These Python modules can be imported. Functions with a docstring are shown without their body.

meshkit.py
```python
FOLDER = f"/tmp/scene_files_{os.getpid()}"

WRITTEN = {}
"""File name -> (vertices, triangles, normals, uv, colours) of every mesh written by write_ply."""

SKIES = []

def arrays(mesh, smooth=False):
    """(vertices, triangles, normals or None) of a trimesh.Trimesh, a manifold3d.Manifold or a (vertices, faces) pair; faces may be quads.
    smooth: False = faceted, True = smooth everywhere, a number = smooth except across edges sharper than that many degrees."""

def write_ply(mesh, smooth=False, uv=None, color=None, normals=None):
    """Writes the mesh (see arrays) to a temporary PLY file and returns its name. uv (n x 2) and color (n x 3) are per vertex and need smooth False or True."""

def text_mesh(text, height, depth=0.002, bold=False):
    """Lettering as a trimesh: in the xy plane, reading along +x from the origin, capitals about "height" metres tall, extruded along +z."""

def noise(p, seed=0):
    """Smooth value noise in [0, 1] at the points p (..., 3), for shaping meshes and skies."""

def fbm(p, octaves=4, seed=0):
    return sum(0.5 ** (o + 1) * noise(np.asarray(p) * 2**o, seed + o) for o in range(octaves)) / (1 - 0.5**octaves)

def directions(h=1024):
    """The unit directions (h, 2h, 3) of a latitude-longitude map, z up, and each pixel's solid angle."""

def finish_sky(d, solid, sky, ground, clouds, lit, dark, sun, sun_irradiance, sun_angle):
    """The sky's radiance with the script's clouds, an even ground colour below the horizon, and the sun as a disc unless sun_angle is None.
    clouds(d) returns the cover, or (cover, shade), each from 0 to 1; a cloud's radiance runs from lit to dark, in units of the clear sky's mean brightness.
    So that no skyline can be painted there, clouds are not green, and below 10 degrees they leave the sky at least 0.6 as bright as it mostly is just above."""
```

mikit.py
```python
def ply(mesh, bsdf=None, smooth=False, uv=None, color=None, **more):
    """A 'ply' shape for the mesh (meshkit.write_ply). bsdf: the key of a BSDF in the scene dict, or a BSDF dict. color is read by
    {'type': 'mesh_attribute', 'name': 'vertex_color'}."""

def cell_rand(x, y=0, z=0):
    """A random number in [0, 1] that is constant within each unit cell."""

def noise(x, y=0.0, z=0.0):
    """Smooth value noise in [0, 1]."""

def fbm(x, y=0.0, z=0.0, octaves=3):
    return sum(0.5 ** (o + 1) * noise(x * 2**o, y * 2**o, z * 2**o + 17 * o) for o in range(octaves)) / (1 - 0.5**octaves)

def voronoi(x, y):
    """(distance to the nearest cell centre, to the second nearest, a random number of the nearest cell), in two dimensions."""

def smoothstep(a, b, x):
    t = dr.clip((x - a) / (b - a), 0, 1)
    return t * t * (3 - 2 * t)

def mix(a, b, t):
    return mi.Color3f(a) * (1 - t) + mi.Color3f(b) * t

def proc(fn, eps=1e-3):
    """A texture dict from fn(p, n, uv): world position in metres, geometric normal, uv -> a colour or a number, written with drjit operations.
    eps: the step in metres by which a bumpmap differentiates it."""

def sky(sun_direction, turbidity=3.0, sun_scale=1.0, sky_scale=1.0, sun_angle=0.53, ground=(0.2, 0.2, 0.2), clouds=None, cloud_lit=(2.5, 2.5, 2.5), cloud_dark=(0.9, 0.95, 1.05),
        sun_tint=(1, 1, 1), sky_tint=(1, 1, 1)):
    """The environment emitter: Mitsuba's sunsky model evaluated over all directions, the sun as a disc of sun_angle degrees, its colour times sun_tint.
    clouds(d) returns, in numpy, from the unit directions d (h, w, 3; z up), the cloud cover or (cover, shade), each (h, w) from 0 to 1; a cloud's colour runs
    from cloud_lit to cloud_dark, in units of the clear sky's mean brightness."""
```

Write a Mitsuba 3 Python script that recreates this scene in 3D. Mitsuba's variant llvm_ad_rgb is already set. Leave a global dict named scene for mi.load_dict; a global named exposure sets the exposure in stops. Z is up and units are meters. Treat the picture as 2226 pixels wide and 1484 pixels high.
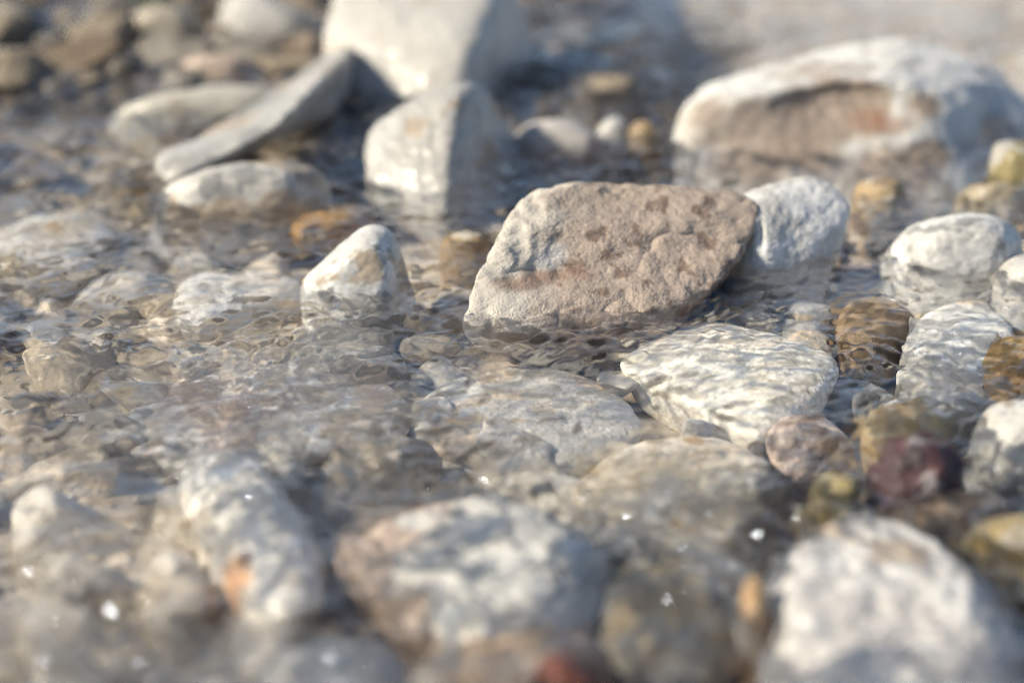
import math
import numpy as np
import trimesh
from scipy.spatial import cKDTree
import drjit as dr
import mitsuba as mi
import mikit
import meshkit
from mikit import proc, fbm, noise, smoothstep, mix

T = mi.ScalarTransform4f
scene, labels = {}, {}

# ------------------------------------------------------------------ camera, sky, exposure
IW, IH = 2226.0, 1484.0                      # pixels of the photograph, used to survey where things stand
EYE = np.array([0.0, 0.0, 0.40])
PITCH, HFOV = math.radians(22.0), 24.0
FPX = IW / 2 / math.tan(math.radians(HFOV / 2))
FWD = np.array([0, math.cos(PITCH), -math.sin(PITCH)])
UP = np.array([0, math.sin(PITCH), math.cos(PITCH)])
RIGHT = np.array([1.0, 0, 0])
FOCUS = 1.06
scene['camera'] = {
    'type': 'thinlens', 'fov': HFOV, 'fov_axis': 'x', 'aperture_radius': 0.0125, 'focus_distance': FOCUS,
    'near_clip': 0.01, 'far_clip': 200.0,
    'to_world': T().look_at(EYE.tolist(), (EYE + FWD).tolist(), [0, 0, 1])}
SUN = (-0.80, -0.22, 0.60)


def added_thin_cloud(d):  # unseen cloud, added to brighten the reflections on the water
    """Broken thin white cloud, denser towards the horizon all round."""
    n = meshkit.fbm(d * np.array([3.0, 3.0, 9.0]) + 20, 4, 2)
    low = np.clip(1.2 - d[..., 2] / 0.5, 0, 1)
    return np.clip((n - 0.36) * 3.2, 0, 1) * low * 0.22


scene['daylight'] = mikit.sky(SUN, turbidity=2.8, sun_angle=7.0, sun_tint=(0.90, 1.0, 1.13), sky_tint=(1.0, 1.0, 1.0), sky_scale=0.62,
                              clouds=added_thin_cloud, cloud_lit=(2.3, 2.3, 2.35), cloud_dark=(1.2, 1.25, 1.35))
exposure = 2.4


def ray(px, py):
    return FWD + RIGHT * ((px - IW / 2) / FPX) + UP * ((IH / 2 - py) / FPX)


def on(px, py, z=0.0):
    """The point of the level z that is seen at a pixel of the photograph."""
    d = ray(px, py)
    return EYE + d * ((z - EYE[2]) / d[2])


# ------------------------------------------------------------------ materials
def mat(key, rough, coat=0.0, bump=0.0, freq=900.0, spec=0.5, base=None, gloss=0.93):
    b = {'type': 'principled', 'base_color': base or {'type': 'mesh_attribute', 'name': 'vertex_color'},
         'roughness': rough, 'specular': spec}
    if coat:
        b['clearcoat'], b['clearcoat_gloss'] = coat, gloss
    if bump:
        def grain(p, n, uv):
            return fbm(p.x * freq, p.y * freq, p.z * freq, 3)
        b = {'type': 'bumpmap', 'arbitrary': {**proc(grain, 2.5e-4)}, 'scale': bump, 'bsdf': b}
    scene[key] = b


mat('dry_stone', 0.6, 0, 0.0007, 800)
mat('bed_stone', 0.75, 0, 0.0010, 500, 0.2)
mat('grainy_stone', 0.7, 0, 0.0007, 1500)


def film(p, n, uv):
    return fbm(p.x * 110, p.y * 110, p.z * 110, 2)


# stone under a thin film of water
scene['wet_stone'] = {'type': 'bumpmap', 'arbitrary': proc(film, 4e-4), 'scale': 0.0006,
                      'bsdf': {'type': 'principled', 'base_color': {'type': 'mesh_attribute', 'name': 'vertex_color'}, 'roughness': 0.33, 'specular': 0.3}}


def film_wrinkles(p, n, uv):
    return fbm(p.x * 170, p.y * 170, p.z * 170, 2)


scene['washed_stone'] = {'type': 'bumpmap', 'arbitrary': proc(film_wrinkles, 3e-4), 'scale': 0.0035,
                         'bsdf': {'type': 'principled', 'base_color': {'type': 'mesh_attribute', 'name': 'vertex_color'}, 'roughness': 0.2, 'specular': 0.35}}


def flatness(p, n, uv):
    s = dr.sqrt(n.x * n.x + n.y * n.y)
    return 0.97 - 0.76 * smoothstep(0.22, 0.37, s)


scene['stream_water'] = {'type': 'blendbsdf', 'weight': proc(flatness),
                         'refracting': {'type': 'dielectric', 'int_ior': 1.33, 'ext_ior': 1.0},
                         'clear_film': {'type': 'thindielectric', 'int_ior': 1.33, 'ext_ior': 1.0}}

# ------------------------------------------------------------------ stone shapes
ICO = {k: trimesh.creation.icosphere(k) for k in (2, 3, 4, 5, 6, 7)}


def n01(p, freq, seed, octaves=4):
    """Noise about zero, about -0.5 to 0.5."""
    return meshkit.fbm(np.asarray(p) * freq + seed * 7.31 + 50, octaves, seed % 97) - 0.5


def ss(a, b, x):
    t = np.clip((x - a) / (b - a), 0, 1)
    return t * t * (3 - 2 * t)


def rounded(points, level, sharp=14.0):
    """A rounded solid with the flats of the hull of the points (support planes joined by a soft minimum), star-shaped about its centre."""
    hull = trimesh.convex.convex_hull(np.asarray(points))
    c = hull.center_mass
    n, a = hull.face_normals, hull.area_faces
    h = np.maximum(((hull.triangles[:, 0] - c) * n).sum(1), 1e-4)
    d = ICO[level].vertices
    r = np.zeros(len(d))
    w = np.sqrt(a / a.max())
    for k in range(len(n)):
        r += w[k] * np.maximum(0, d @ n[k] / h[k]) ** sharp
    v = d * (r ** (-1 / sharp))[:, None]
    lo, hi = hull.bounds - c
    for k in range(3):                        # back to the extent of the hull
        v[:, k] *= np.where(v[:, k] > 0, hi[k] / v[:, k].max(), lo[k] / v[:, k].min())
    return trimesh.Trimesh(v + c, ICO[level].faces, process=False)


def rough_up(m, seed, amp, freq, fine=0.0, ffreq=None, ridge=0.0):
    n, v = m.vertex_normals, m.vertices
    d = amp * 2 * n01(v, freq, seed, 4)
    if ridge:
        d -= ridge * (1 - np.abs(2 * n01(v, freq * 1.7, seed + 5, 3))) ** 6
    if fine:
        d += fine * 2 * n01(v, ffreq or freq * 8, seed + 9, 4)
    m.vertices = v + n * d[:, None]
    return m


def dent(m, centre, radii, depth, power=2.0, way=(0, 1, 0)):
    """Press a hollow of the given radii about a point into the stone."""
    q = (m.vertices - centre) / np.asarray(radii)
    f = np.exp(-(q ** 2).sum(1) ** (power / 2))
    m.vertices = m.vertices + np.outer(f * depth, way)
    return f


def blend_colour(c, other, t):
    return c * (1 - t[:, None]) + np.asarray(other) * t[:, None]


def mottle(v, seed, base, spots, scale=60.0):
    """Mineral colours: base, with patches (colour, share, frequency) that have edges of their own."""
    c = np.broadcast_to(np.asarray(base, float), (len(v), 3)).copy()
    c *= (1 + 0.35 * n01(v, scale, seed, 4))[:, None]
    for k, (col, share, f) in enumerate(spots):
        x = n01(v, f, seed + 11 * (k + 1), 4) + 0.5
        c = blend_colour(c, col, ss(0.62 - share, 0.70 - share, x) * 0.85)
    c *= (1 + 0.45 * n01(v, scale * 9, seed + 3, 2))[:, None]
    return np.clip(c, 0.01, 0.9)


BEACONS = {}
for _k, _t in (('boulder', 'the tallest boulder'), ('small_boulder', 'the cracked cream stone'), ('leaning_slab', 'the leaning slab'), ('flat_stone', 'the long low grey stone'),
               ('hollowed_boulder', 'the hollowed boulder'), ('brown_rock', 'the brown middle rock'), ('striped_stone', 'the striped cream stone'), ('pale_stone', 'the rounded pale grey stone'),
               ('pale_stone_002', 'the pear shaped pale stone'), ('mottled_stone', 'the flat mottled stone'), ('mottled_stone_001', 'the red veined stone'), ('pale_boulder', 'the big pale boulder'),
               ('maroon_rock', 'the maroon rock'), ('white_stone_002', 'the orange stained white stone'), ('submerged_slab', 'the wide beige slab'), ('submerged_slab_002', 'the sparkling beige slab'),
               ('submerged_slab_001', 'the wide grey slab'), ('submerged_stone_001', 'the pale stone at the left edge')):
    BEACONS.setdefault(_k.rsplit('_0', 1)[0], {})[_k] = _t


def put(key, mesh, bsdf, colour, label, category, group=None, kind=None):
    k, n = key, 0
    while k in scene:
        n += 1
        k = '%s_%03d' % (key, n)
    scene[k] = mikit.ply(mesh, bsdf, smooth=True, color=colour)
    if kind is None and mesh.bounds[1][2] > 0.008 and key != 'pebble':
        v = mesh.vertices
        WET_EDGE.append(v[np.abs(v[:, 2] - 0.004) < 0.002][:, :2])
    if key in BEACONS and k in BEACONS[key]:
        NEAR.append((BEACONS[key][k], mesh.bounds.mean(0)))
    labels[k] = {'label': label, 'category': category}
    if group:
        labels[k]['group'] = group
    if kind:
        labels[k]['kind'] = kind
    return k


PLACED, NEAR, WET_EDGE = [], [], []                                    # (x, y, radius) where the main stones stand


def upright(outline, foot, front, back, level=6, sharp=14.0, inner=0.55, lean=0.0, shift=(0, 0)):
    """A stone that stands out of the water: its outline lies in the plane square to the view through its middle; it swells to the front and the back."""
    o = np.array(outline, float)
    g = on(*foot)
    c0 = g + np.array([0, front * 0.75, 0])
    depth = (c0 - EYE) @ FWD
    pts = np.array([EYE + ray(*p) * depth for p in o])
    mid = pts.mean(0)
    k = np.asarray([shift[0], 0, shift[1]])
    fr = mid + k + (pts - mid) * inner - FWD * front + np.array([0, 0, lean])
    bk = mid + (pts - mid) * inner + FWD * back
    a = np.arange(12) * math.pi / 6
    wide = np.ptp(pts[:, 0]) / 2
    foot_ring = np.stack([mid[0] + wide * 0.97 * np.cos(a), mid[1] + (back - front) * 0.3 + (front + back) * 0.5 * np.sin(a), 0 * a - 0.026], 1)
    P = np.vstack([pts, fr, bk, foot_ring])
    PLACED.append((mid[0], mid[1], np.ptp(pts[:, 0]) / 2, max(front, back)))
    return rounded(P, level, sharp)


def lying(outline, z, rise, thick, level=6, sharp=10.0, inner=0.6, shift=(0, 0)):
    """A stone lying under water: its plan at the level z, its back raised by rise."""
    o = np.array(outline, float)
    pts = np.array([on(p[0], p[1], z) for p in o])
    mid = pts.mean(0)
    top = mid + (pts - mid) * inner + np.array([shift[0], shift[1], rise])
    bot = mid + (pts - mid) * 0.75 - np.array([0, 0, thick])
    PLACED.append((mid[0], mid[1], np.ptp(pts[:, 0]) / 2, np.ptp(pts[:, 1]) / 2))
    return rounded(np.vstack([pts, top, bot]), level, sharp)


# linear base colours of the stones
WHITE, CREAM, PALE, GREY = (0.46, 0.45, 0.43), (0.44, 0.41, 0.36), (0.37, 0.36, 0.34), (0.22, 0.22, 0.215)
TAN, BROWN, OCHRE, PINK = (0.33, 0.265, 0.20), (0.16, 0.11, 0.08), (0.38, 0.25, 0.11), (0.36, 0.28, 0.23)
DARK, MAROON, YELLOW, OLIVE = (0.085, 0.08, 0.075), (0.050, 0.024, 0.029), (0.31, 0.24, 0.12), (0.22, 0.19, 0.12)

# ------------------------------------------------------------------ the stream bed
def grid(x0, x1, y0, y1, step):
    return net(np.arange(x0, x1 + step / 2, step), np.arange(y0, y1 + step / 2, step))


def net(xs, ys):
    X, Y = np.meshgrid(xs, ys)
    i = np.arange(len(xs) * len(ys)).reshape(X.shape)
    a, b, c, d = (q.ravel() for q in (i[:-1, :-1], i[:-1, 1:], i[1:, 1:], i[1:, :-1]))
    return X.ravel(), Y.ravel(), np.vstack([np.stack([a, b, c], 1), np.stack([a, c, d], 1)])


def bed_height(x, y):
    p = np.stack([x, y, x * 0], -1)
    shoal = 0.015 * ss(1.22, 1.45, y) * ss(0.03, -0.14, x) + 0.024 * ss(1.25, 1.4, y) * ss(0.14, 0.05, x)
    bar = 0.009 * ss(0.0, -0.10, x) * ss(1.25, 1.0, y) + 0.003 * ss(1.1, 0.85, y)
    shoal = shoal - 0.03 * ss(1.38, 1.5, y) * ss(0.06, 0.12, x)
    return shoal + bar - 0.034 + 0.014 * n01(p, 7, 3, 3) + 0.004 * n01(p, 60, 4, 3)


X, Y, Fq = grid(-0.95, 0.95, 0.35, 2.6, 0.006)
bv = np.stack([X, Y, bed_height(X, Y)], 1)
cb = mottle(bv, 21, (0.52, 0.45, 0.36), [((0.34, 0.27, 0.2), 0.06, 30), ((0.6, 0.55, 0.47), 0.14, 60)], 90)
brown = ss(0.012, 0.03, bv[:, 2] + 0.034 + 0.01 * n01(bv, 40, 6)) * (bv[:, 1] > 1.1)
cb = blend_colour(cb, (0.15, 0.12, 0.09), brown * 0.9)
k = put('stream_bed', trimesh.Trimesh(bv, Fq, process=False), 'bed_stone', cb, 'brown grey silt and fine gravel of the stream bed under the pebbles', 'stream bed', kind='structure')
X, Y, Fq = grid(-40, 40, -30, 60, 2.0)
land = np.stack([X, Y, -0.07 - 0 * X], 1)
put('ground', trimesh.Trimesh(land, Fq, process=False), 'bed_stone', mottle(land, 5, (0.2, 0.18, 0.14), [], 2), 'brown grey gravel ground around the stream', 'ground', kind='structure')

# ------------------------------------------------------------------ the main stones
def colour_of(m, seed, base, spots, scale=60):
    return mottle(m.vertices, seed, base, spots, scale)


S = lambda px, py, y: EYE + ray(px, py) * (y / ray(px, py)[1])


def carved(points, base, level=6, sharp=16):
    """A stone from surveyed corners (pixel, pixel, distance) and a footing (x, y) below the bed."""
    P = np.array([S(*p) for p in points] + [(x, y, -0.03) for x, y in base])
    PLACED.append((P[:, 0].mean(), P[:, 1].mean(), np.ptp(P[:, 0]) / 2, np.ptp(P[:, 1]) / 2))
    return rounded(P, level, sharp)


# 1 big white boulder at the top
m = carved([(700, 110, 1.40), (716, 60, 1.42), (745, -60, 1.46), (1085, -80, 1.47), (760, 215, 1.37), (800, 250, 1.36), (1000, 255, 1.34), (930, 90, 1.37), (1060, 60, 1.39), (1030, 180, 1.35),
            (1140, 0, 1.47), (1165, 100, 1.48), (1160, 240, 1.47)], [(-0.10, 1.38), (-0.03, 1.345), (0.015, 1.45), (-0.09, 1.50)], 6, 9)
m = rough_up(m, 1, 0.004, 22, 0.0005, 200, 0.0006)
put('boulder', m, 'wet_stone', colour_of(m, 1, (0.475, 0.46, 0.43), [(PALE, 0.08, 20), ((0.46, 0.42, 0.36), 0.03, 40)], 30), 'large smooth cream white boulder at the top edge, tallest of all the stones', 'boulder')

# 2 small cream boulder in front of it
m = carved([(792, 310, 1.215), (803, 255, 1.225), (850, 226, 1.23), (930, 196, 1.235), (985, 176, 1.25), (1040, 184, 1.26), (1000, 215, 1.215), (978, 300, 1.195), (985, 430, 1.175),
            (1104, 250, 1.27), (1135, 330, 1.275), (1150, 430, 1.28), (800, 400, 1.20), (880, 425, 1.18)], [(-0.068, 1.2), (-0.025, 1.165), (0.01, 1.28), (-0.06, 1.27)], 6, 10)
m = rough_up(m, 2, 0.003, 36, 0.0006, 300, 0.0006)
v = m.vertices
for q, r, dp in (((947, 285), (0.0022, 0.02, 0.005), 0.004), ((958, 330), (0.0022, 0.02, 0.006), 0.004), ((925, 320), (0.002, 0.02, 0.004), 0.002)):
    dent(m, EYE + ray(*q) * ((v[:, 1].min() + 0.012) / FWD[1]), r, dp)
c = colour_of(m, 2, (0.42, 0.415, 0.40), [(PALE, 0.14, 40), (TAN, 0.05, 50)], 40)
put('small_boulder', m, 'wet_stone', c, 'rounded cream stone with small cracks and a steep shaded right face, below the tallest boulder', 'stone')

# 3 slab leaning to the right, hollow below
P = [S(350, 345, 1.20), S(365, 378, 1.18), S(470, 300, 1.27), S(560, 262, 1.30), S(640, 190, 1.34), S(735, 112, 1.38), S(760, 118, 1.35), S(668, 212, 1.25), S(605, 285, 1.205), S(440, 378, 1.175),
     S(560, 335, 1.235), S(690, 262, 1.33), S(790, 225, 1.40), S(800, 165, 1.43), S(420, 400, 1.19)]
m = rough_up(rounded(P, 6, 10), 3, 0.007, 16, 0.0006, 200, 0.0006)
put('leaning_slab', m, 'wet_stone', colour_of(m, 3, PALE, [(TAN, 0.08, 35), (GREY, 0.1, 50)], 50), 'long grey slab leaning up to the right with a dark hollow under its raised end', 'stone')

# 4 long flat stone behind the slab
m = upright([(235, 262), (250, 235), (360, 200), (470, 178), (580, 185), (640, 220), (520, 262), (380, 285), (270, 295)], (330, 275), 0.02, 0.03, 5, 10)
m = rough_up(m, 4, 0.002, 30)
put('flat_stone', m, 'wet_stone', colour_of(m, 4, (0.44, 0.42, 0.37), [(TAN, 0.1, 30)]), 'long low pale grey stone lying behind the leaning slab', 'stone')

# 5 white stone at the top, left of the boulder
m = upright([(468, 40), (490, -10), (560, -25), (640, 5), (705, 55), (690, 100), (600, 112), (530, 92)], (590, 105), 0.025, 0.04, 5, 10)
m = rough_up(m, 5, 0.002, 30)
put('white_stone', m, 'dry_stone', colour_of(m, 5, WHITE, [(PALE, 0.15, 30)]), 'blurred white stone at the top edge just left of the tallest boulder', 'stone')

# 6 long white boulder on the right with a brown hollow in its front
m = carved([(1462, 305, 1.265), (1488, 235, 1.29), (1545, 178, 1.31), (1650, 150, 1.335), (1870, 92, 1.365), (2000, 88, 1.37), (2110, 117, 1.37), (2190, 165, 1.36), (2252, 225, 1.35), (2285, 300, 1.33),
            (1480, 350, 1.25), (1600, 392, 1.235), (1800, 405, 1.225), (2050, 400, 1.23), (2125, 330, 1.26), (1590, 215, 1.265), (1800, 180, 1.262), (1950, 180, 1.265), (2080, 215, 1.28)],
           [(0.09, 1.25), (0.17, 1.21), (0.26, 1.23), (0.31, 1.34), (0.25, 1.42), (0.12, 1.38)], 6, 20)
m = rough_up(m, 6, 0.0035, 28, 0.0006, 200)
f1 = dent(m, S(1845, 255, 1.245), (0.040, 0.08, 0.014), 0.020, 3)
f2 = dent(m, S(1700, 310, 1.245), (0.042, 0.08, 0.018), 0.009, 2.5)
f4 = dent(m, S(1960, 345, 1.245), (0.035, 0.08, 0.010), 0.007, 2.5)
rough_up(m, 67, 0.003, 45)
f3 = dent(m, S(2160, 300, 1.29), (0.02, 0.08, 0.02), 0.02, 3)
rough_up(m, 66, 0.0015, 90)
c = colour_of(m, 6, (0.56, 0.56, 0.55), [(CREAM, 0.06, 25), ((0.40, 0.36, 0.32), -0.02, 60)], 40)
face = ss(0.05, 0.6, np.maximum(np.maximum(f1, f2), 0.7 * f4) + 1.5 * n01(m.vertices, 55, 8))
c = blend_colour(c, (0.235, 0.185, 0.15), face * 0.92)
rust = ss(0.1, 0.35, n01(m.vertices, 45, 13)) * ss(0.2, 0.7, f1)
c = blend_colour(c, (0.24, 0.11, 0.06), rust * 0.8)
put('hollowed_boulder', m, 'dry_stone', np.clip(c, 0.01, 0.9), 'long white topped boulder with a rough brown hollow in its front, upper right', 'boulder')

# 7 the brown rock in the middle
m = carved([(1003, 728, 0.998), (1100, 724, 0.998), (1300, 716, 1.000), (1480, 676, 1.020), (1552, 645, 1.035), (1112, 442, 1.065), (1160, 415, 1.075), (1250, 404, 1.080), (1400, 408, 1.085),
            (1550, 406, 1.085), (1640, 434, 1.080), (1660, 495, 1.068), (1600, 590, 1.052), (1074, 495, 1.045), (1062, 605, 1.02), (1013, 655, 1.005), (1200, 455, 1.12), (1600, 455, 1.13)],
           [(0.005, 1.025), (0.05, 1.02), (0.075, 1.065), (0.09, 1.11), (0.01, 1.11)], 7, 16)
y0 = m.vertices[:, 1].min()
m = rough_up(m, 7, 0.004, 26, 0.0, 200, 0.0016)
dent(m, S(1150, 490, 1.045), (0.015, 0.03, 0.012), -0.007, 2)
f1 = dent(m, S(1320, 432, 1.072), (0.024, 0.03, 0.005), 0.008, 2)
f2 = dent(m, S(1132, 520, 1.045), (0.0035, 0.03, 0.010), 0.003, 2)
f5 = dent(m, S(1168, 500, 1.050), (0.0030, 0.03, 0.012), 0.0022, 2)
f4 = dent(m, S(1195, 565, 1.035), (0.012, 0.03, 0.008), 0.005, 2)
f3 = dent(m, S(1190, 625, 1.015), (0.03, 0.03, 0.0035), 0.005, 2)
f6 = dent(m, S(1420, 560, 1.04), (0.05, 0.04, 0.006), 0.004, 2)
m = rough_up(m, 77, 0.0012, 130, 0.00035, 700, 0.0)
v = m.vertices
c = mottle(v, 7, (0.34, 0.28, 0.24), [((0.37, 0.30, 0.25), 0.12, 90), ((0.17, 0.12, 0.095), 0.06, 140)], 160)
e = ray(1150, 500)
left = ss(0.012, -0.012, v[:, 0] - S(1195, 520, y0)[0] - 0.5 * (v[:, 2] - 0.03) + 0.05 * n01(v, 60, 3))
c = blend_colour(c, (0.52, 0.485, 0.43), left * 0.9)
c = blend_colour(c, (0.20, 0.17, 0.14), ss(0.2, 0.9, f1 + 0.6 * n01(v, 130, 31)) * 0.3)  # shade of the top hollow put into the colour
c = blend_colour(c, (0.20, 0.13, 0.10), ss(0.3, 0.8, f3 + 0.8 * n01(v, 120, 35)) * 0.8)
c = blend_colour(c, (0.5, 0.5, 0.5), ss(0.4, 0.9, f4 + 0.6 * n01(v, 110, 37)) * 0.7)
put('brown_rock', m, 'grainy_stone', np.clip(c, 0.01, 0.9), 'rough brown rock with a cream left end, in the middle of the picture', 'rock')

# 8 white stone touching its right end
m = carved([(1590, 432, 1.095), (1640, 408, 1.105), (1750, 382, 1.115), (1806, 397, 1.115), (1844, 452, 1.105), (1832, 515, 1.09), (1775, 570, 1.075), (1690, 575, 1.065), (1655, 550, 1.062), (1640, 470, 1.075)],
           [(0.10, 1.07), (0.14, 1.065), (0.155, 1.12), (0.10, 1.14)], 6, 16)
m = rough_up(m, 8, 0.0035, 34, 0.0005, 300, 0.0006)
dent(m, S(1655, 505, m.vertices[:, 1].min() + 0.01), (0.0016, 0.02, 0.007), 0.003, 2)
put('white_stone', m, 'dry_stone', colour_of(m, 8, (0.60, 0.60, 0.60), [(WHITE, 0.2, 50)], 50), 'smooth white stone touching the right end of the brown middle rock', 'stone')

# 9 pale stone on the right
m = upright([(1910, 560), (1935, 525), (1975, 488), (2050, 467), (2130, 464), (2200, 488), (2228, 530), (2170, 575), (2120, 640), (2060, 670), (1960, 640)], (2040, 605), 0.03, 0.035, 6, 10)
m = rough_up(m, 9, 0.003, 36, 0.0006, 250, 0.0006)
put('pale_stone', m, 'wet_stone', colour_of(m, 9, (0.58, 0.58, 0.57), [(WHITE, 0.2, 40), (GREY, 0.03, 70)], 50), 'rounded pale grey stone half out of the water, right of the brown rock', 'stone')
# 10
m = upright([(2155, 600), (2180, 568), (2230, 552), (2290, 575), (2310, 640), (2230, 690), (2170, 660)], (2220, 640), 0.025, 0.025, 5, 10)
m = rough_up(m, 10, 0.0015, 50)
put('pale_stone', m, 'wet_stone', colour_of(m, 10, PALE, [(WHITE, 0.2, 40)]), 'pale stone cut by the right edge just below the rounded pale grey one', 'stone')
# 11 submerged white stone
m = lying([(1965, 770), (1985, 710), (2040, 668), (2120, 662), (2190, 700), (2215, 760), (2160, 820), (2060, 835)], -0.011, 0.006, 0.02, 6)
m = rough_up(m, 11, 0.001, 60)
put('submerged_stone', m, 'bed_stone', colour_of(m, 11, (0.74, 0.73, 0.69), [((0.62, 0.61, 0.58), 0.1, 50)]), 'white rounded stone under shallow water right of the small amber stone', 'stone')
# 12 amber stone
m = lying([(1815, 720), (1830, 675), (1880, 655), (1950, 665), (1992, 700), (1970, 745), (1900, 775), (1845, 765)], -0.010, 0.007, 0.02, 5)
m = rough_up(m, 12, 0.001, 60)
put('amber_stone', m, 'bed_stone', colour_of(m, 12, (0.35, 0.26, 0.17), [((0.27, 0.19, 0.12), 0.15, 90)]), 'small amber brown stone just under the water with a glinting trail behind it', 'stone')
# 13
m = lying([(2110, 800), (2140, 755), (2230, 735), (2300, 770), (2280, 840), (2180, 850)], -0.011, 0.006, 0.02, 5)
m = rough_up(m, 13, 0.001, 60)
put('amber_stone', m, 'bed_stone', colour_of(m, 13, (0.40, 0.27, 0.12), [((0.27, 0.17, 0.08), 0.15, 90)]), 'golden amber stone cut by the right edge below the submerged white stone', 'stone')

# 14 cream stone with striations, just under the surface
m = lying([(1352, 790), (1400, 745), (1500, 700), (1600, 712), (1700, 740), (1790, 765), (1822, 795), (1790, 860), (1720, 905), (1640, 945), (1560, 905), (1480, 850), (1400, 815)], -0.0105, 0.0065, 0.025, 6, 11, 0.5, shift=(0.010, 0.0))
m = rough_up(m, 14, 0.0012, 50, 0.0003, 300)
v = m.vertices
c = colour_of(m, 14, (0.80, 0.77, 0.69), [((0.7, 0.65, 0.56), 0.1, 50)], 60)
ang = np.arctan2(v[:, 1] - on(1620, 860)[1], v[:, 0] - on(1620, 860)[0])
stri = ss(0.55, 0.9, np.sin(np.hypot(v[:, 0] - on(1560, 960)[0], (v[:, 1] - on(1560, 960)[1]) * 1.1) * 900) * 0.5 + 0.5) * ss(on(1580, 800)[0], on(1680, 800)[0], v[:, 0])
c = blend_colour(c, (0.52, 0.46, 0.37), stri * 0.4)
put('striped_stone', m, 'bed_stone', np.clip(c, 0.01, 0.9), 'pointed cream stone with fine curved stripes, just under the rippled water right of centre', 'stone')

# 15 pale stone left of the brown rock
m = upright([(650, 620), (690, 570), (740, 530), (775, 492), (815, 484), (860, 502), (885, 560), (905, 610), (890, 680), (840, 745), (740, 735), (680, 680)], (790, 665), 0.025, 0.03, 6, 12)
m = rough_up(m, 15, 0.002, 45, 0.0004, 300)
put('pale_stone', m, 'wet_stone', colour_of(m, 15, (0.57, 0.57, 0.56), [(WHITE, 0.16, 60), (GREY, 0.05, 90), (TAN, 0.03, 60)], 60), 'pear shaped pale grey stone rising from the water left of the brown middle rock', 'stone')
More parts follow.
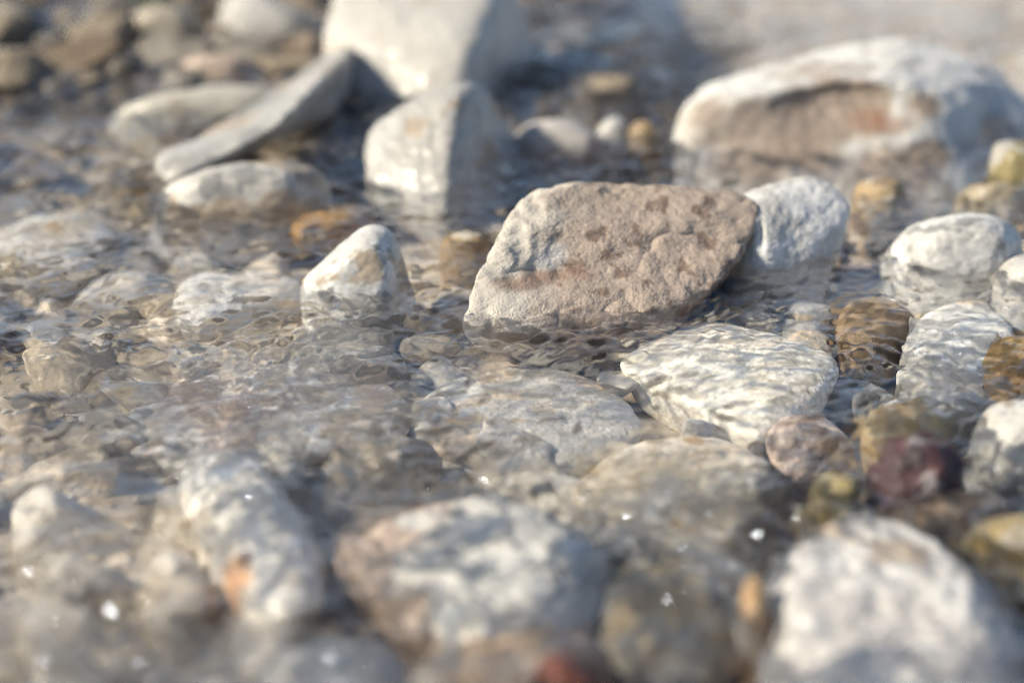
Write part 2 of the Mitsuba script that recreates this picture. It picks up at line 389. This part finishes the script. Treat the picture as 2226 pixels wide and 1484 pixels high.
# 16 mottled flat stone
m = upright([(330, 455), (345, 405), (420, 372), (520, 350), (620, 346), (700, 372), (720, 410), (640, 470), (520, 520), (400, 515), (345, 495)], (480, 475), 0.03, 0.04, 6, 10)
m = rough_up(m, 16, 0.0022, 45, 0.0005, 250)
put('mottled_stone', m, 'wet_stone', colour_of(m, 16, (0.48, 0.46, 0.43), [(GREY, 0.1, 70), (TAN, 0.1, 60), (DARK, -0.03, 90)], 60), 'flat mottled grey stone with dark pits, below the leaning slab', 'stone')


def lie(key, outline, z, rise, thick, base, spots, label, seed, bsdf='bed_stone', level=5, category='stone', amp=0.0015, freq=45, sharp=10, inner=0.6, group=None):
    m = rough_up(lying(outline, z, rise, thick, level, sharp, inner), seed, amp, freq, 0.0003, 260)
    return put(key, m, bsdf, colour_of(m, seed, base, spots), label, category, group)


def rise(key, outline, foot, front, back, base, spots, label, seed, bsdf='wet_stone', level=5, category='stone', amp=0.002, freq=40, sharp=11, inner=0.55):
    m = rough_up(upright(outline, foot, front, back, level, sharp, inner), seed, amp, freq, 0.0004, 260)
    return put(key, m, bsdf, colour_of(m, seed, base, spots), label, category)


lie('submerged_stone', [(-30, 560), (10, 500), (110, 462), (220, 480), (255, 530), (180, 580), (60, 600)], -0.012, 0.005, 0.02, (0.6, 0.56, 0.5), [((0.7, 0.68, 0.64), 0.05, 50), (OCHRE, 0.0, 70)], 'blurred pale submerged stone at the left edge, below the mottled stone', 18)
lie('submerged_stone', [(370, 680), (390, 620), (450, 600), (530, 610), (570, 650), (520, 690), (430, 710)], -0.014, 0.006, 0.02, (0.66, 0.64, 0.6), [((0.74, 0.72, 0.68), 0.1, 60)], 'whitish submerged stone left of the pear shaped pale stone', 19)
lie('submerged_slab', [(260, 960), (290, 860), (420, 815), (620, 800), (800, 820), (900, 880), (860, 960), (700, 1000), (480, 1010), (330, 1000)], -0.020, 0.006, 0.02, (0.62, 0.55, 0.47), [((0.68, 0.66, 0.62), 0.12, 40), ((0.55, 0.44, 0.37), 0.06, 50)], 'wide beige slab under the water left of centre', 20, level=6)
lie('submerged_slab', [(880, 940), (930, 850), (1060, 800), (1250, 810), (1370, 870), (1400, 950), (1260, 1010), (1050, 1010)], -0.024, 0.006, 0.02, (0.52, 0.50, 0.46), [((0.62, 0.60, 0.56), 0.1, 40), ((0.55, 0.46, 0.36), 0.1, 50)], 'wide grey slab under rippled water below the brown rock', 21, level=6)
lie('submerged_slab', [(1250, 1130), (1290, 1010), (1400, 960), (1560, 950), (1670, 1000), (1690, 1080), (1640, 1180), (1480, 1215), (1320, 1200)], -0.015, 0.006, 0.02, (0.62, 0.54, 0.42), [((0.7, 0.64, 0.54), 0.1, 50), (OCHRE, 0.0, 60)], 'beige slab just under the water below the striped cream stone, with sparkling edge', 31, level=6)
lie('submerged_stone', [(1500, 1060), (1530, 1005), (1610, 985), (1680, 1010), (1670, 1070), (1590, 1090)], -0.008, 0.004, 0.015, (0.64, 0.56, 0.44), [((0.7, 0.64, 0.54), 0.1, 60)], 'small cream tan stone lying on the right end of the beige slab', 131)
# bottom row
m = lying([(385, 1050), (420, 1000), (510, 985), (590, 1030), (650, 1110), (705, 1210), (700, 1290), (620, 1330), (520, 1290), (450, 1200)], -0.005, 0.010, 0.03, 6, 10, 0.5)
m = rough_up(m, 22, 0.002, 50, 0.0006, 260)
c = colour_of(m, 22, (0.74, 0.69, 0.61), [((0.78, 0.76, 0.71), 0.2, 50)], 60)
q = np.hypot(m.vertices[:, 0] - on(500, 1240)[0], (m.vertices[:, 1] - on(500, 1240)[1]) * 0.6) + 0.01 * n01(m.vertices, 100, 4)
c = blend_colour(c, (0.48, 0.26, 0.12), ss(0.009, 0.004, q) * 0.9)
put('white_stone', m, 'washed_stone', np.clip(c, 0.01, 0.9), 'bright white stone with an orange stain at its lower left, lower left of the picture', 'stone')

m = lying([(728, 1235), (750, 1190), (830, 1165), (910, 1140), (1010, 1128), (1150, 1135), (1255, 1175), (1312, 1240), (1312, 1330), (1258, 1400), (1120, 1440), (960, 1430), (850, 1360), (780, 1290)], -0.006, 0.016, 0.02, 6, 12, 0.68)
m = rough_up(m, 23, 0.0018, 50, 0.0005, 260)
v = m.vertices
c = colour_of(m, 23, (0.54, 0.525, 0.49), [((0.38, 0.38, 0.37), 0.08, 60), ((0.62, 0.61, 0.57), 0.16, 80)], 60)
tan = ss(0.006, -0.006, (v[:, 0] - on(930, 1250)[0]) + 0.6 * (v[:, 2] - 0.004) + 0.06 * n01(v, 70, 2))
c = blend_colour(c, (0.42, 0.32, 0.25), tan * 0.85)
c = blend_colour(c, (0.52, 0.32, 0.14), tan * ss(0.05, 0.2, n01(v, 60, 12)) * 0.8)
y0 = v[:, 1].min()
a, b = S(1050, 1200, y0 + 0.02), S(1095, 1310, y0 + 0.01)
t = np.clip(((v - a) @ (b - a)) / ((b - a) @ (b - a)), 0, 1)
c = blend_colour(c, (0.36, 0.12, 0.09), ss(0.0028, 0.001, np.linalg.norm((v - a - t[:, None] * (b - a))[:, [0, 2]], axis=1) + 0.003 * n01(v, 200, 3)) * 0.8)
put('mottled_stone', m, 'washed_stone', np.clip(c, 0.01, 0.9), 'rounded white stone with tan left side and a thin red vein, bottom centre', 'stone')

lie('peach_stone', [(860, 1520), (900, 1460), (1000, 1415), (1150, 1400), (1300, 1405), (1330, 1460), (1300, 1560), (1000, 1580)], -0.007, 0.010, 0.02, (0.52, 0.40, 0.29), [(PINK, 0.15, 40), (CREAM, 0.05, 60)], 'blurred peach coloured stone at the bottom edge below the red veined stone', 24)
rise('maroon_stone', [(1150, 1500), (1165, 1440), (1200, 1412), (1280, 1430), (1340, 1480), (1340, 1540), (1200, 1560)], (1240, 1540), 0.016, 0.012, (0.13, 0.05, 0.035), [((0.22, 0.10, 0.06), 0.1, 70)], 'dark reddish brown stone at the bottom edge, right of the peach one', 25)
m = lying([(1640, 1370), (1665, 1290), (1710, 1225), (1780, 1180), (1870, 1160), (1980, 1190), (2100, 1260), (2190, 1350), (2235, 1460), (2200, 1600), (1700, 1620), (1650, 1510)], -0.006, 0.018, 0.02, 6, 12, 0.66)
m = rough_up(m, 26, 0.0025, 45, 0.0008, 200)
put('pale_boulder', m, 'washed_stone', colour_of(m, 26, (0.50, 0.48, 0.46), [((0.30, 0.30, 0.31), 0.10, 40), ((0.62, 0.61, 0.59), 0.14, 60), ((0.36, 0.29, 0.22), 0.04, 35)], 50), 'big blurred pale grey boulder filling the lower right', 'boulder')
rise('yellow_stone', [(2080, 1180), (2110, 1135), (2180, 1115), (2270, 1120), (2320, 1190), (2280, 1255), (2180, 1250), (2110, 1225)], (2190, 1240), 0.016, 0.02, YELLOW, [((0.27, 0.19, 0.07), 0.12, 60), (CREAM, 0.03, 60)], 'golden yellow stone at the right edge behind the big pale boulder', 27)
rise('maroon_rock', [(1880, 1060), (1895, 1000), (1950, 955), (2020, 945), (2075, 985), (2100, 1050), (2080, 1110), (1990, 1130), (1910, 1110)], (1985, 1110), 0.018, 0.02, MAROON, [((0.05, 0.035, 0.04), 0.15, 80), ((0.09, 0.042, 0.045), 0.08, 110), ((0.18, 0.17, 0.18), -0.02, 90)], 'dark maroon knobbly rock on the right', 28, 'dry_stone', level=6, amp=0.006, freq=90)
lie('brown_stone', [(1900, 1150), (1960, 1110), (2080, 1085), (2190, 1090), (2190, 1130), (2080, 1165), (1980, 1175)], -0.001, 0.006, 0.02, (0.28, 0.21, 0.15), [(TAN, 0.1, 60)], 'brown flat stone under the maroon rock', 29, 'wet_stone')
lie('tan_stone', [(1870, 960), (1890, 905), (1960, 885), (2040, 900), (2060, 950), (2000, 1010), (1900, 1015)], -0.004, 0.007, 0.02, (0.46, 0.36, 0.22), [(OCHRE, 0.05, 60), (CREAM, 0.08, 60)], 'tan stone under the water just behind the maroon rock', 30)
rise('knobbly_stone', [(1760, 1085), (1770, 1045), (1810, 1020), (1860, 1030), (1878, 1070), (1860, 1120), (1800, 1130)], (1820, 1120), 0.012, 0.014, (0.40, 0.32, 0.15), [(OLIVE, 0.15, 90), ((0.5, 0.42, 0.22), 0.05, 90)], 'small olive yellow knobbly stone left of the maroon rock', 32, amp=0.003, freq=90)
rise('white_stone', [(2105, 1000), (2120, 920), (2160, 880), (2240, 865), (2330, 900), (2350, 1020), (2250, 1100), (2160, 1060)], (2210, 1000), 0.025, 0.03, (0.48, 0.48, 0.47), [(WHITE, 0.15, 50), (TAN, 0.0, 60)], 'white stone at the right edge beside the maroon rock', 33, 'washed_stone', amp=0.004)
lie('submerged_stone', [(1900, 905), (1925, 880), (2010, 868), (2110, 872), (2130, 890), (2040, 912), (1950, 918)], -0.003, 0.004, 0.015, (0.7, 0.69, 0.66), [((0.76, 0.75, 0.72), 0.1, 60)], 'thin whitish stone just under the water above the tan stone', 34)
lie('olive_stone', [(1300, 1330), (1340, 1270), (1430, 1245), (1540, 1265), (1610, 1340), (1620, 1440), (1540, 1490), (1400, 1490), (1310, 1430)], -0.007, 0.011, 0.02, (0.34, 0.28, 0.19), [(GREY, 0.12, 50), (TAN, 0.1, 60)], 'olive tan wet stone with sparkles, left of the big pale boulder', 35)
rise('narrow_stone', [(1585, 1480), (1598, 1350), (1615, 1275), (1645, 1252), (1672, 1290), (1675, 1400), (1665, 1560), (1585, 1600)], (1630, 1400), 0.012, 0.012, (0.33, 0.325, 0.315), [(WHITE, 0.08, 60), ((0.33, 0.2, 0.09), 0.08, 45)], 'narrow upright stone wedged against the left side of the big pale boulder', 36)
lie('pale_stone', [(550, 1510), (600, 1450), (690, 1420), (800, 1415), (880, 1450), (890, 1520), (800, 1580), (600, 1590)], -0.006, 0.010, 0.02, (0.5, 0.5, 0.49), [(WHITE, 0.15, 40)], 'blurred whitish stone at the bottom edge left of the peach one', 37)
lie('beige_stone', [(305, 1350), (340, 1270), (430, 1255), (480, 1290), (450, 1370), (370, 1410)], -0.014, 0.006, 0.02, (0.56, 0.48, 0.37), [(TAN, 0.1, 50)], 'beige angular stone left of the bright white stained one', 38, 'wet_stone')
# far stones
rise('pebble', [(1290, 300), (1310, 262), (1345, 252), (1370, 275), (1365, 310), (1320, 320)], (1330, 305), 0.015, 0.015, WHITE, [], 'small bright white pebble behind the brown rock', 39)
rise('pebble', [(1360, 300), (1385, 262), (1420, 265), (1440, 300), (1410, 325)], (1400, 315), 0.012, 0.012, (0.27, 0.19, 0.10), [(TAN, 0.1, 90)], 'small ochre pebble right of the bright white pebble', 40)
rise('flat_stone', [(1110, 300), (1150, 262), (1230, 258), (1320, 300), (1350, 335), (1240, 350), (1150, 340)], (1230, 340), 0.02, 0.02, (0.46, 0.43, 0.40), [(PINK, 0.1, 40)], 'flat pinkish grey stone right of the small cream boulder', 41)
rise('ochre_stone', [(1850, 425), (1870, 392), (1920, 380), (1965, 400), (1970, 440), (1930, 462), (1880, 455)], (1910, 452), 0.015, 0.02, (0.34, 0.25, 0.14), [(CREAM, 0.14, 70), (BROWN, 0.0, 80)], 'golden ochre stone in front of the hollowed boulder', 42, 'dry_stone', amp=0.004, freq=60)
rise('tan_stone', [(2080, 430), (2110, 395), (2180, 388), (2240, 420), (2230, 470), (2150, 468)], (2150, 462), 0.015, 0.02, (0.32, 0.27, 0.19), [(CREAM, 0.1, 70), (BROWN, 0.0, 80)], 'blurred tan stone at the right edge below the hollowed boulder', 43, 'dry_stone', amp=0.004, freq=60)
lie('ochre_stone', [(630, 505), (660, 470), (760, 452), (820, 460), (780, 485), (690, 512)], -0.002, 0.004, 0.012, (0.40, 0.24, 0.09), [(TAN, 0.1, 60)], 'thin orange stone between the mottled stone and the pear shaped one', 44)
rise('ochre_stone', [(955, 540), (975, 512), (1020, 502), (1065, 515), (1068, 550), (1010, 565)], (1010, 550), 0.012, 0.014, (0.30, 0.215, 0.12), [(CREAM, 0.1, 60)], 'small ochre stone against the left end of the brown rock', 45, 'dry_stone')
rise('tan_stone', [(270, 60), (310, 15), (400, 10), (450, 45), (440, 95), (340, 105)], (360, 100), 0.02, 0.03, (0.36, 0.32, 0.26), [], 'blurred tan grey stone near the top left corner', 46)
rise('pink_stone', [(380, 160), (410, 125), (500, 115), (570, 135), (565, 175), (460, 185)], (480, 180), 0.02, 0.025, (0.42, 0.34, 0.28), [], 'blurred pinkish tan stone above the long low grey stone', 47)
rise('dark_stone', [(225, 160), (250, 120), (300, 122), (320, 165), (300, 195), (240, 195)], (270, 190), 0.015, 0.015, (0.10, 0.085, 0.07), [], 'blurred dark brown stone at the upper left', 48)
rise('olive_stone', [(2140, 400), (2160, 310), (2230, 300), (2290, 350), (2260, 430), (2190, 430)], (2200, 425), 0.018, 0.02, (0.24, 0.20, 0.10), [(PALE, 0.1, 60)], 'dark olive stone at the right edge under the hollowed boulder', 49)

rise('mossy_stone', [(200, 10), (230, -40), (330, -50), (400, -30), (410, 15), (300, 30)], (300, 22), 0.02, 0.03, (0.10, 0.16, 0.07), [((0.16, 0.2, 0.1), 0.1, 60)], 'green mossy stone cut by the top edge near the upper left corner', 50)

# ------------------------------------------------------------------ pebbles that cover the bed
rng = np.random.default_rng(11)
KINDS = [('grey', (0.40, 0.39, 0.37)), ('tan', (0.54, 0.45, 0.34)), ('brown', (0.32, 0.24, 0.17)), ('pale grey', (0.60, 0.58, 0.54)), ('ochre', (0.46, 0.34, 0.19)), ('dark grey', (0.16, 0.16, 0.16)), ('pinkish', (0.50, 0.41, 0.35))]
WEIGHT = [0.25, 0.33, 0.09, 0.24, 0.02, 0.02, 0.05]
PROTO = []
for s in range(10):
    d = rng.normal(size=((9, 12, 16)[s % 3], 3))
    d /= np.linalg.norm(d, axis=1, keepdims=True)
    PROTO.append([rough_up(rounded(d * rng.uniform(0.8, 1.15, (len(d), 1)), lv, (14, 9, 7)[s % 3]), 60 + s, 0.09, 1.6, 0.015, 9) for lv in (3, 4)])


def pebble(x, y, size, z, sd, level):
    m = PROTO[sd % 10][level].copy()
    q = np.random.default_rng(sd)
    s = np.array([q.uniform(0.9, 1.35), q.uniform(0.7, 1.0), q.uniform(0.42, 0.65)]) * size
    a = q.uniform(0, 6.28)
    R = np.array([[math.cos(a), -math.sin(a), 0], [math.sin(a), math.cos(a), 0], [0, 0, 1]])
    tilt = trimesh.transformations.rotation_matrix(q.uniform(-0.35, 0.35), [math.cos(q.uniform(0, 6)), math.sin(q.uniform(0, 6)), 0])[:3, :3]
    m.vertices = (m.vertices * s) @ (tilt @ R).T + [x, y, z]
    return m


PLACED.append((*on(1750, 960)[:2], 0.02, 0.02))       # left open: the water shows only small stones there
spots = []
def free(x, y, r):
    return all((x - a) ** 2 + (y - b) ** 2 > (0.80 * (r + c)) ** 2 for a, b, c in spots)


def cover(x, y):
    return any(((x - a) / (c + 0.002)) ** 2 + ((y - b) / (d + 0.004)) ** 2 < 0.75 for a, b, c, d in PLACED)


def inside(x, y, margin=0.02):
    return 0.66 < y < 1.75 and abs(x) < 0.2126 * math.hypot(y, 0.4) * 1.02 + margin

for size, tries in ((0.026, 500), (0.019, 1500), (0.013, 4000)):
    for _ in range(tries):
        y = 0.66 + 1.05 * rng.random()
        x = rng.uniform(-0.40, 0.40)
        s = size * rng.uniform(0.8, 1.25)
        if len(spots) < 290 and inside(x, y) and not cover(x, y) and free(x, y, s) and not (y > 1.43 and x > 0.07):
            spots.append((x, y, s))

ALIKE = {}
for i, (x, y, s) in enumerate(spots):
    k = int(rng.choice(len(KINDS), p=WEIGHT))
    name, base = KINDS[k]
    base = np.array(base) * rng.uniform(0.85, 1.15)
    if y > 1.22 and x < 0.14:                  # the brown gravel of the shoal
        base = (base * 0.45 + np.array((0.20, 0.165, 0.13)) * 0.55) * 0.62
    top = (-0.011 if x < -0.02 and y < 1.22 else -0.007) - 0.011 * rng.random() + (0.014 if (y > 1.25 and x < 0.10) else 0) * rng.random()
    z = max(top - 0.5 * s, float(bed_height(np.array([x]), np.array([y]))[0]) + 0.1 * s)
    m = pebble(x, y, s, z, 1000 + i, 1)
    if x < 0.07 and y < 1.2:                   # paled towards beige, a milky water veil put into the colour
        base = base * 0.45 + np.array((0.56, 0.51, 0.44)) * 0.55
    near, q = min(NEAR, key=lambda t: (t[1][0] - x) ** 2 + (t[1][1] - y) ** 2)
    dx, dy = x - q[0], y - q[1]
    side = ('right of' if dx > 0 else 'left of') if abs(dx) > abs(dy) * 0.8 else ('behind' if dy > 0 else 'in front of')
    zone = side + ' ' + near
    name = ('large ' if s > 0.025 else 'small ' if s < 0.015 else '') + name
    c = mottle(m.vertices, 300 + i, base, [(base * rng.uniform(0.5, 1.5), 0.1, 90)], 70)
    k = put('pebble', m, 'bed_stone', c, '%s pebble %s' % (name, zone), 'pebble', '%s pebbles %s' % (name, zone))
    ALIKE.setdefault(labels[k]['label'], []).append((x / y, k))

for text, those in ALIKE.items():             # two or three alike: told apart by their order
    those.sort()
    if 1 < len(those) < 4:
        for (_, k), which in zip(those, ('left one', 'right one') if len(those) == 2 else ('left one', 'middle one', 'right one')):
            labels[k]['label'] = text + ', ' + which

# small gravel between them
vs, fs, cs, at = [], [], [], 0
g = [rounded(np.random.default_rng(i).normal(size=(12, 3)), 2, 7) for i in range(6)]
for i in range(6):
    g[i].vertices /= np.abs(g[i].vertices).max()
GX, GY = rng.uniform(-0.45, 0.45, 5200), rng.uniform(0.6, 1.8, 5200)
GZ = bed_height(GX, GY)
for i in range(5200):
    x, y = GX[i], GY[i]
    if not inside(x, y, 0.05):
        continue
    m = g[i % 6]
    s = 0.0035 * math.exp(rng.normal() * 0.4) * np.array([1.2, 0.9, 0.6])
    a = rng.uniform(0, 6.28)
    R = np.array([[math.cos(a), -math.sin(a), 0], [math.sin(a), math.cos(a), 0], [0, 0, 1]])
    v = (m.vertices * s) @ R.T + [x, y, GZ[i] + 0.001]
    base = np.array(KINDS[int(rng.choice(len(KINDS), p=WEIGHT))][1]) * rng.uniform(0.7, 1.2)
    vs.append(v); fs.append(m.faces + at); cs.append(np.tile(base, (len(v), 1))); at += len(v)
put('gravel', trimesh.Trimesh(np.vstack(vs), np.vstack(fs), process=False), 'bed_stone', np.vstack(cs), 'loose fine gravel of mixed colours filling the gaps between the pebbles', 'gravel', kind='stuff')

# ------------------------------------------------------------------ the water
WAVES = []
wr = np.random.default_rng(5)
FLOW = math.radians(-70)
for lam0, lam1, count, slope in ((0.05, 0.11, 10, 0.05), (0.022, 0.045, 26, 0.11), (0.010, 0.019, 44, 0.155), (0.0055, 0.009, 50, 0.125)):
    for _ in range(count):
        lam = math.exp(wr.uniform(math.log(lam0), math.log(lam1)))
        a = FLOW + wr.normal() * 0.8
        kk = 2 * math.pi / lam
        WAVES.append((kk * math.cos(a), kk * math.sin(a), wr.uniform(0, 6.28), slope * math.sqrt(2.0 / count) / kk * 1.4))


# short steep wavelets added for sun glints: (pixel, pixel, wave length, reach); their faces are angled to mirror the sun to the camera
STEEP = [(1052, 1042, 0.020, 0.007), (1275, 1080, 0.022, 0.008), (1160, 1055, 0.018, 0.006), (1360, 1120, 0.020, 0.007), (1545, 1115, 0.020, 0.007), (1500, 1075, 0.018, 0.006), (1590, 1190, 0.018, 0.006), (1400, 1195, 0.018, 0.006), (640, 960, 0.016, 0.005), (820, 1010, 0.018, 0.006), (1985, 905, 0.016, 0.005), (1645, 1162, 0.024, 0.008),
         (1450, 1300, 0.022, 0.007), (1395, 1275, 0.016, 0.005), (175, 1295, 0.020, 0.006), (242, 1328, 0.026, 0.008), (225, 1385, 0.018, 0.005), (305, 1435, 0.024, 0.007), (715, 1425, 0.024, 0.007), (810, 1445, 0.020, 0.006),
         (60, 1240, 0.022, 0.007), (1868, 770, 0.012, 0.004), (1845, 735, 0.010, 0.003), (1890, 800, 0.010, 0.003), (540, 1080, 0.020, 0.007), (500, 1150, 0.018, 0.006), (600, 1130, 0.018, 0.006), (1720, 1405, 0.024, 0.007), (995, 1085, 0.014, 0.005),
         (270, 965, 0.014, 0.005), (1410, 1060, 0.018, 0.006), (930, 1060, 0.018, 0.006), (350, 1400, 0.022, 0.007), (90, 1430, 0.022, 0.007), (1990, 1180, 0.018, 0.006), (120, 1345, 0.022, 0.006), (400, 1180, 0.018, 0.006)]
few = np.random.default_rng(8)
for px, py, lam, r in list(STEEP):               # smaller ones beside them
    for _ in range(2):
        a, d = few.uniform(0, 6.28), few.uniform(2.2, 3.0) * r / 0.00019
        STEEP.append((px + d * math.cos(a), py + 0.5 * d * math.sin(a), lam * 0.9, r * few.uniform(0.6, 0.85)))
STEEP = [(on(px, py, 0.006), 2 * math.pi / lam, r) for px, py, lam, r in STEEP]
SHORE = cKDTree(np.vstack(WET_EDGE))


def flowing(x, y):
    p = np.stack([x, y, x * 0], -1)
    wx, wy = x + 0.012 * n01(p, 16, 41, 3) + 0.003 * n01(p, 90, 43, 2), y + 0.012 * n01(p, 16, 42, 3) + 0.003 * n01(p, 90, 44, 2)
    h = np.zeros_like(x)
    for kx, ky, ph, a in WAVES:
        s = np.sin(kx * wx + ky * wy + ph)
        h += a * s
    rough = 0.72 + 0.85 * ss(-0.14, 0.16, n01(p, 11, 45, 3)) + 0.3 * np.exp(-((x - 0.0) / 0.16) ** 2 - ((y - 0.96) / 0.07) ** 2)
    for px, py, r, a in ((560, 1120, 0.02, 0.8), (1500, 800, 0.03, 0.5), (150, 830, 0.02, 1.0), (1350, 700, 0.02, 0.8), (1590, 810, 0.045, -0.25), (540, 1130, 0.03, -0.3), (2090, 750, 0.03, -0.3)):
        q = on(px, py)
        rough = rough + a * np.exp(-((x - q[0]) ** 2 + (y - q[1]) ** 2) / r ** 2)
    calm = 0.5 * ss(1.4, 1.6, y) * ss(0.02, 0.1, x)
    h = h * rough * (1 - 0.6 * calm)
    # the water climbs a little at the stones and rings run out from them
    dist = SHORE.query(np.stack([x, y], 1))[0]
    h += 0.006 + 0.004 * n01(p, 6, 46, 2) + 0.0025 * ss(0.90, 0.80, y)
    h += 0.0016 * np.exp(-dist / 0.0028) + 0.0004 * np.sin(2 * math.pi * dist / 0.014) * np.exp(-dist / 0.022)
    for px, py, r, a in ((1890, 720, 0.020, 0.004), (1600, 800, 0.04, 0.003), (2090, 740, 0.025, 0.004), (1470, 1080, 0.04, 0.002), (540, 1130, 0.03, 0.004), (2000, 950, 0.02, 0.003)):
        q = on(px, py)
        h += a * np.exp(-((x - q[0]) ** 2 + (y - q[1]) ** 2) / r ** 2)
    for q, kk, r in STEEP:                        # ripples smoothed so the added glint wavelets keep their angle
        h -= (h - 0.006) * 0.95 * np.exp(-(((x - q[0]) ** 2 + (y - q[1]) ** 2) / (1.6 * r) ** 2) ** 2)
    return h


def glint_wavelets(x, y, slopes):
    h = np.zeros_like(x)
    for (q, kk, r), (gx, gy) in zip(STEEP, slopes):
        gn = math.hypot(gx, gy)
        h -= gn / kk * np.sin(kk * (gx * (x - q[0]) + gy * (y - q[1])) / gn) * np.exp(-(((x - q[0]) ** 2 + (y - q[1]) ** 2) / r ** 2) ** 2)
    return h


def water_height(x, y):
    h, e = flowing(x, y), 1e-4
    Q = np.array([q for q, _, _ in STEEP])
    near = [(Q[:, 0] + e, Q[:, 1]), (Q[:, 0] - e, Q[:, 1]), (Q[:, 0], Q[:, 1] + e), (Q[:, 0], Q[:, 1] - e)]
    flow = [flowing(*p) for p in near]
    half = np.array(SUN) / np.linalg.norm(SUN) + (EYE - Q) / np.linalg.norm(EYE - Q, axis=1)[:, None]
    want = -half[:, :2] / half[:, 2:]
    slopes = -want
    for _ in range(5):                            # corrected for neighbours until each face mirrors the sun
        a = [f + glint_wavelets(*p, slopes) for f, p in zip(flow, near)]
        now = np.stack([a[0] - a[1], a[2] - a[3]], 1) / (2 * e)
        slopes = slopes - 0.9 * (want - now)
    h += glint_wavelets(x, y, slopes)
    return h


def uneven(lo, hi, step):
    out = [lo]
    while out[-1] < hi:
        out.append(out[-1] + step(out[-1]))
    return np.array(out)


gx = uneven(0.0, 0.75, lambda t: 0.0011 if t < 0.28 else 0.0011 + (t - 0.28) * 0.03)
X, Y, Fq = net(np.concatenate([-gx[:0:-1], gx]), uneven(0.52, 2.3, lambda t: 0.0010 if 0.85 < t < 1.15 else 0.0013 if t < 1.3 else 0.0013 + (t - 1.3) * 0.01))
wv = np.stack([X, Y, water_height(X, Y)], 1)
water = trimesh.Trimesh(wv, Fq, process=False)
scene['water'] = mikit.ply(water, 'stream_water', smooth=True)
labels['water'] = {'label': 'clear shallow rippled stream water running over and between the stones', 'category': 'water', 'kind': 'structure'}
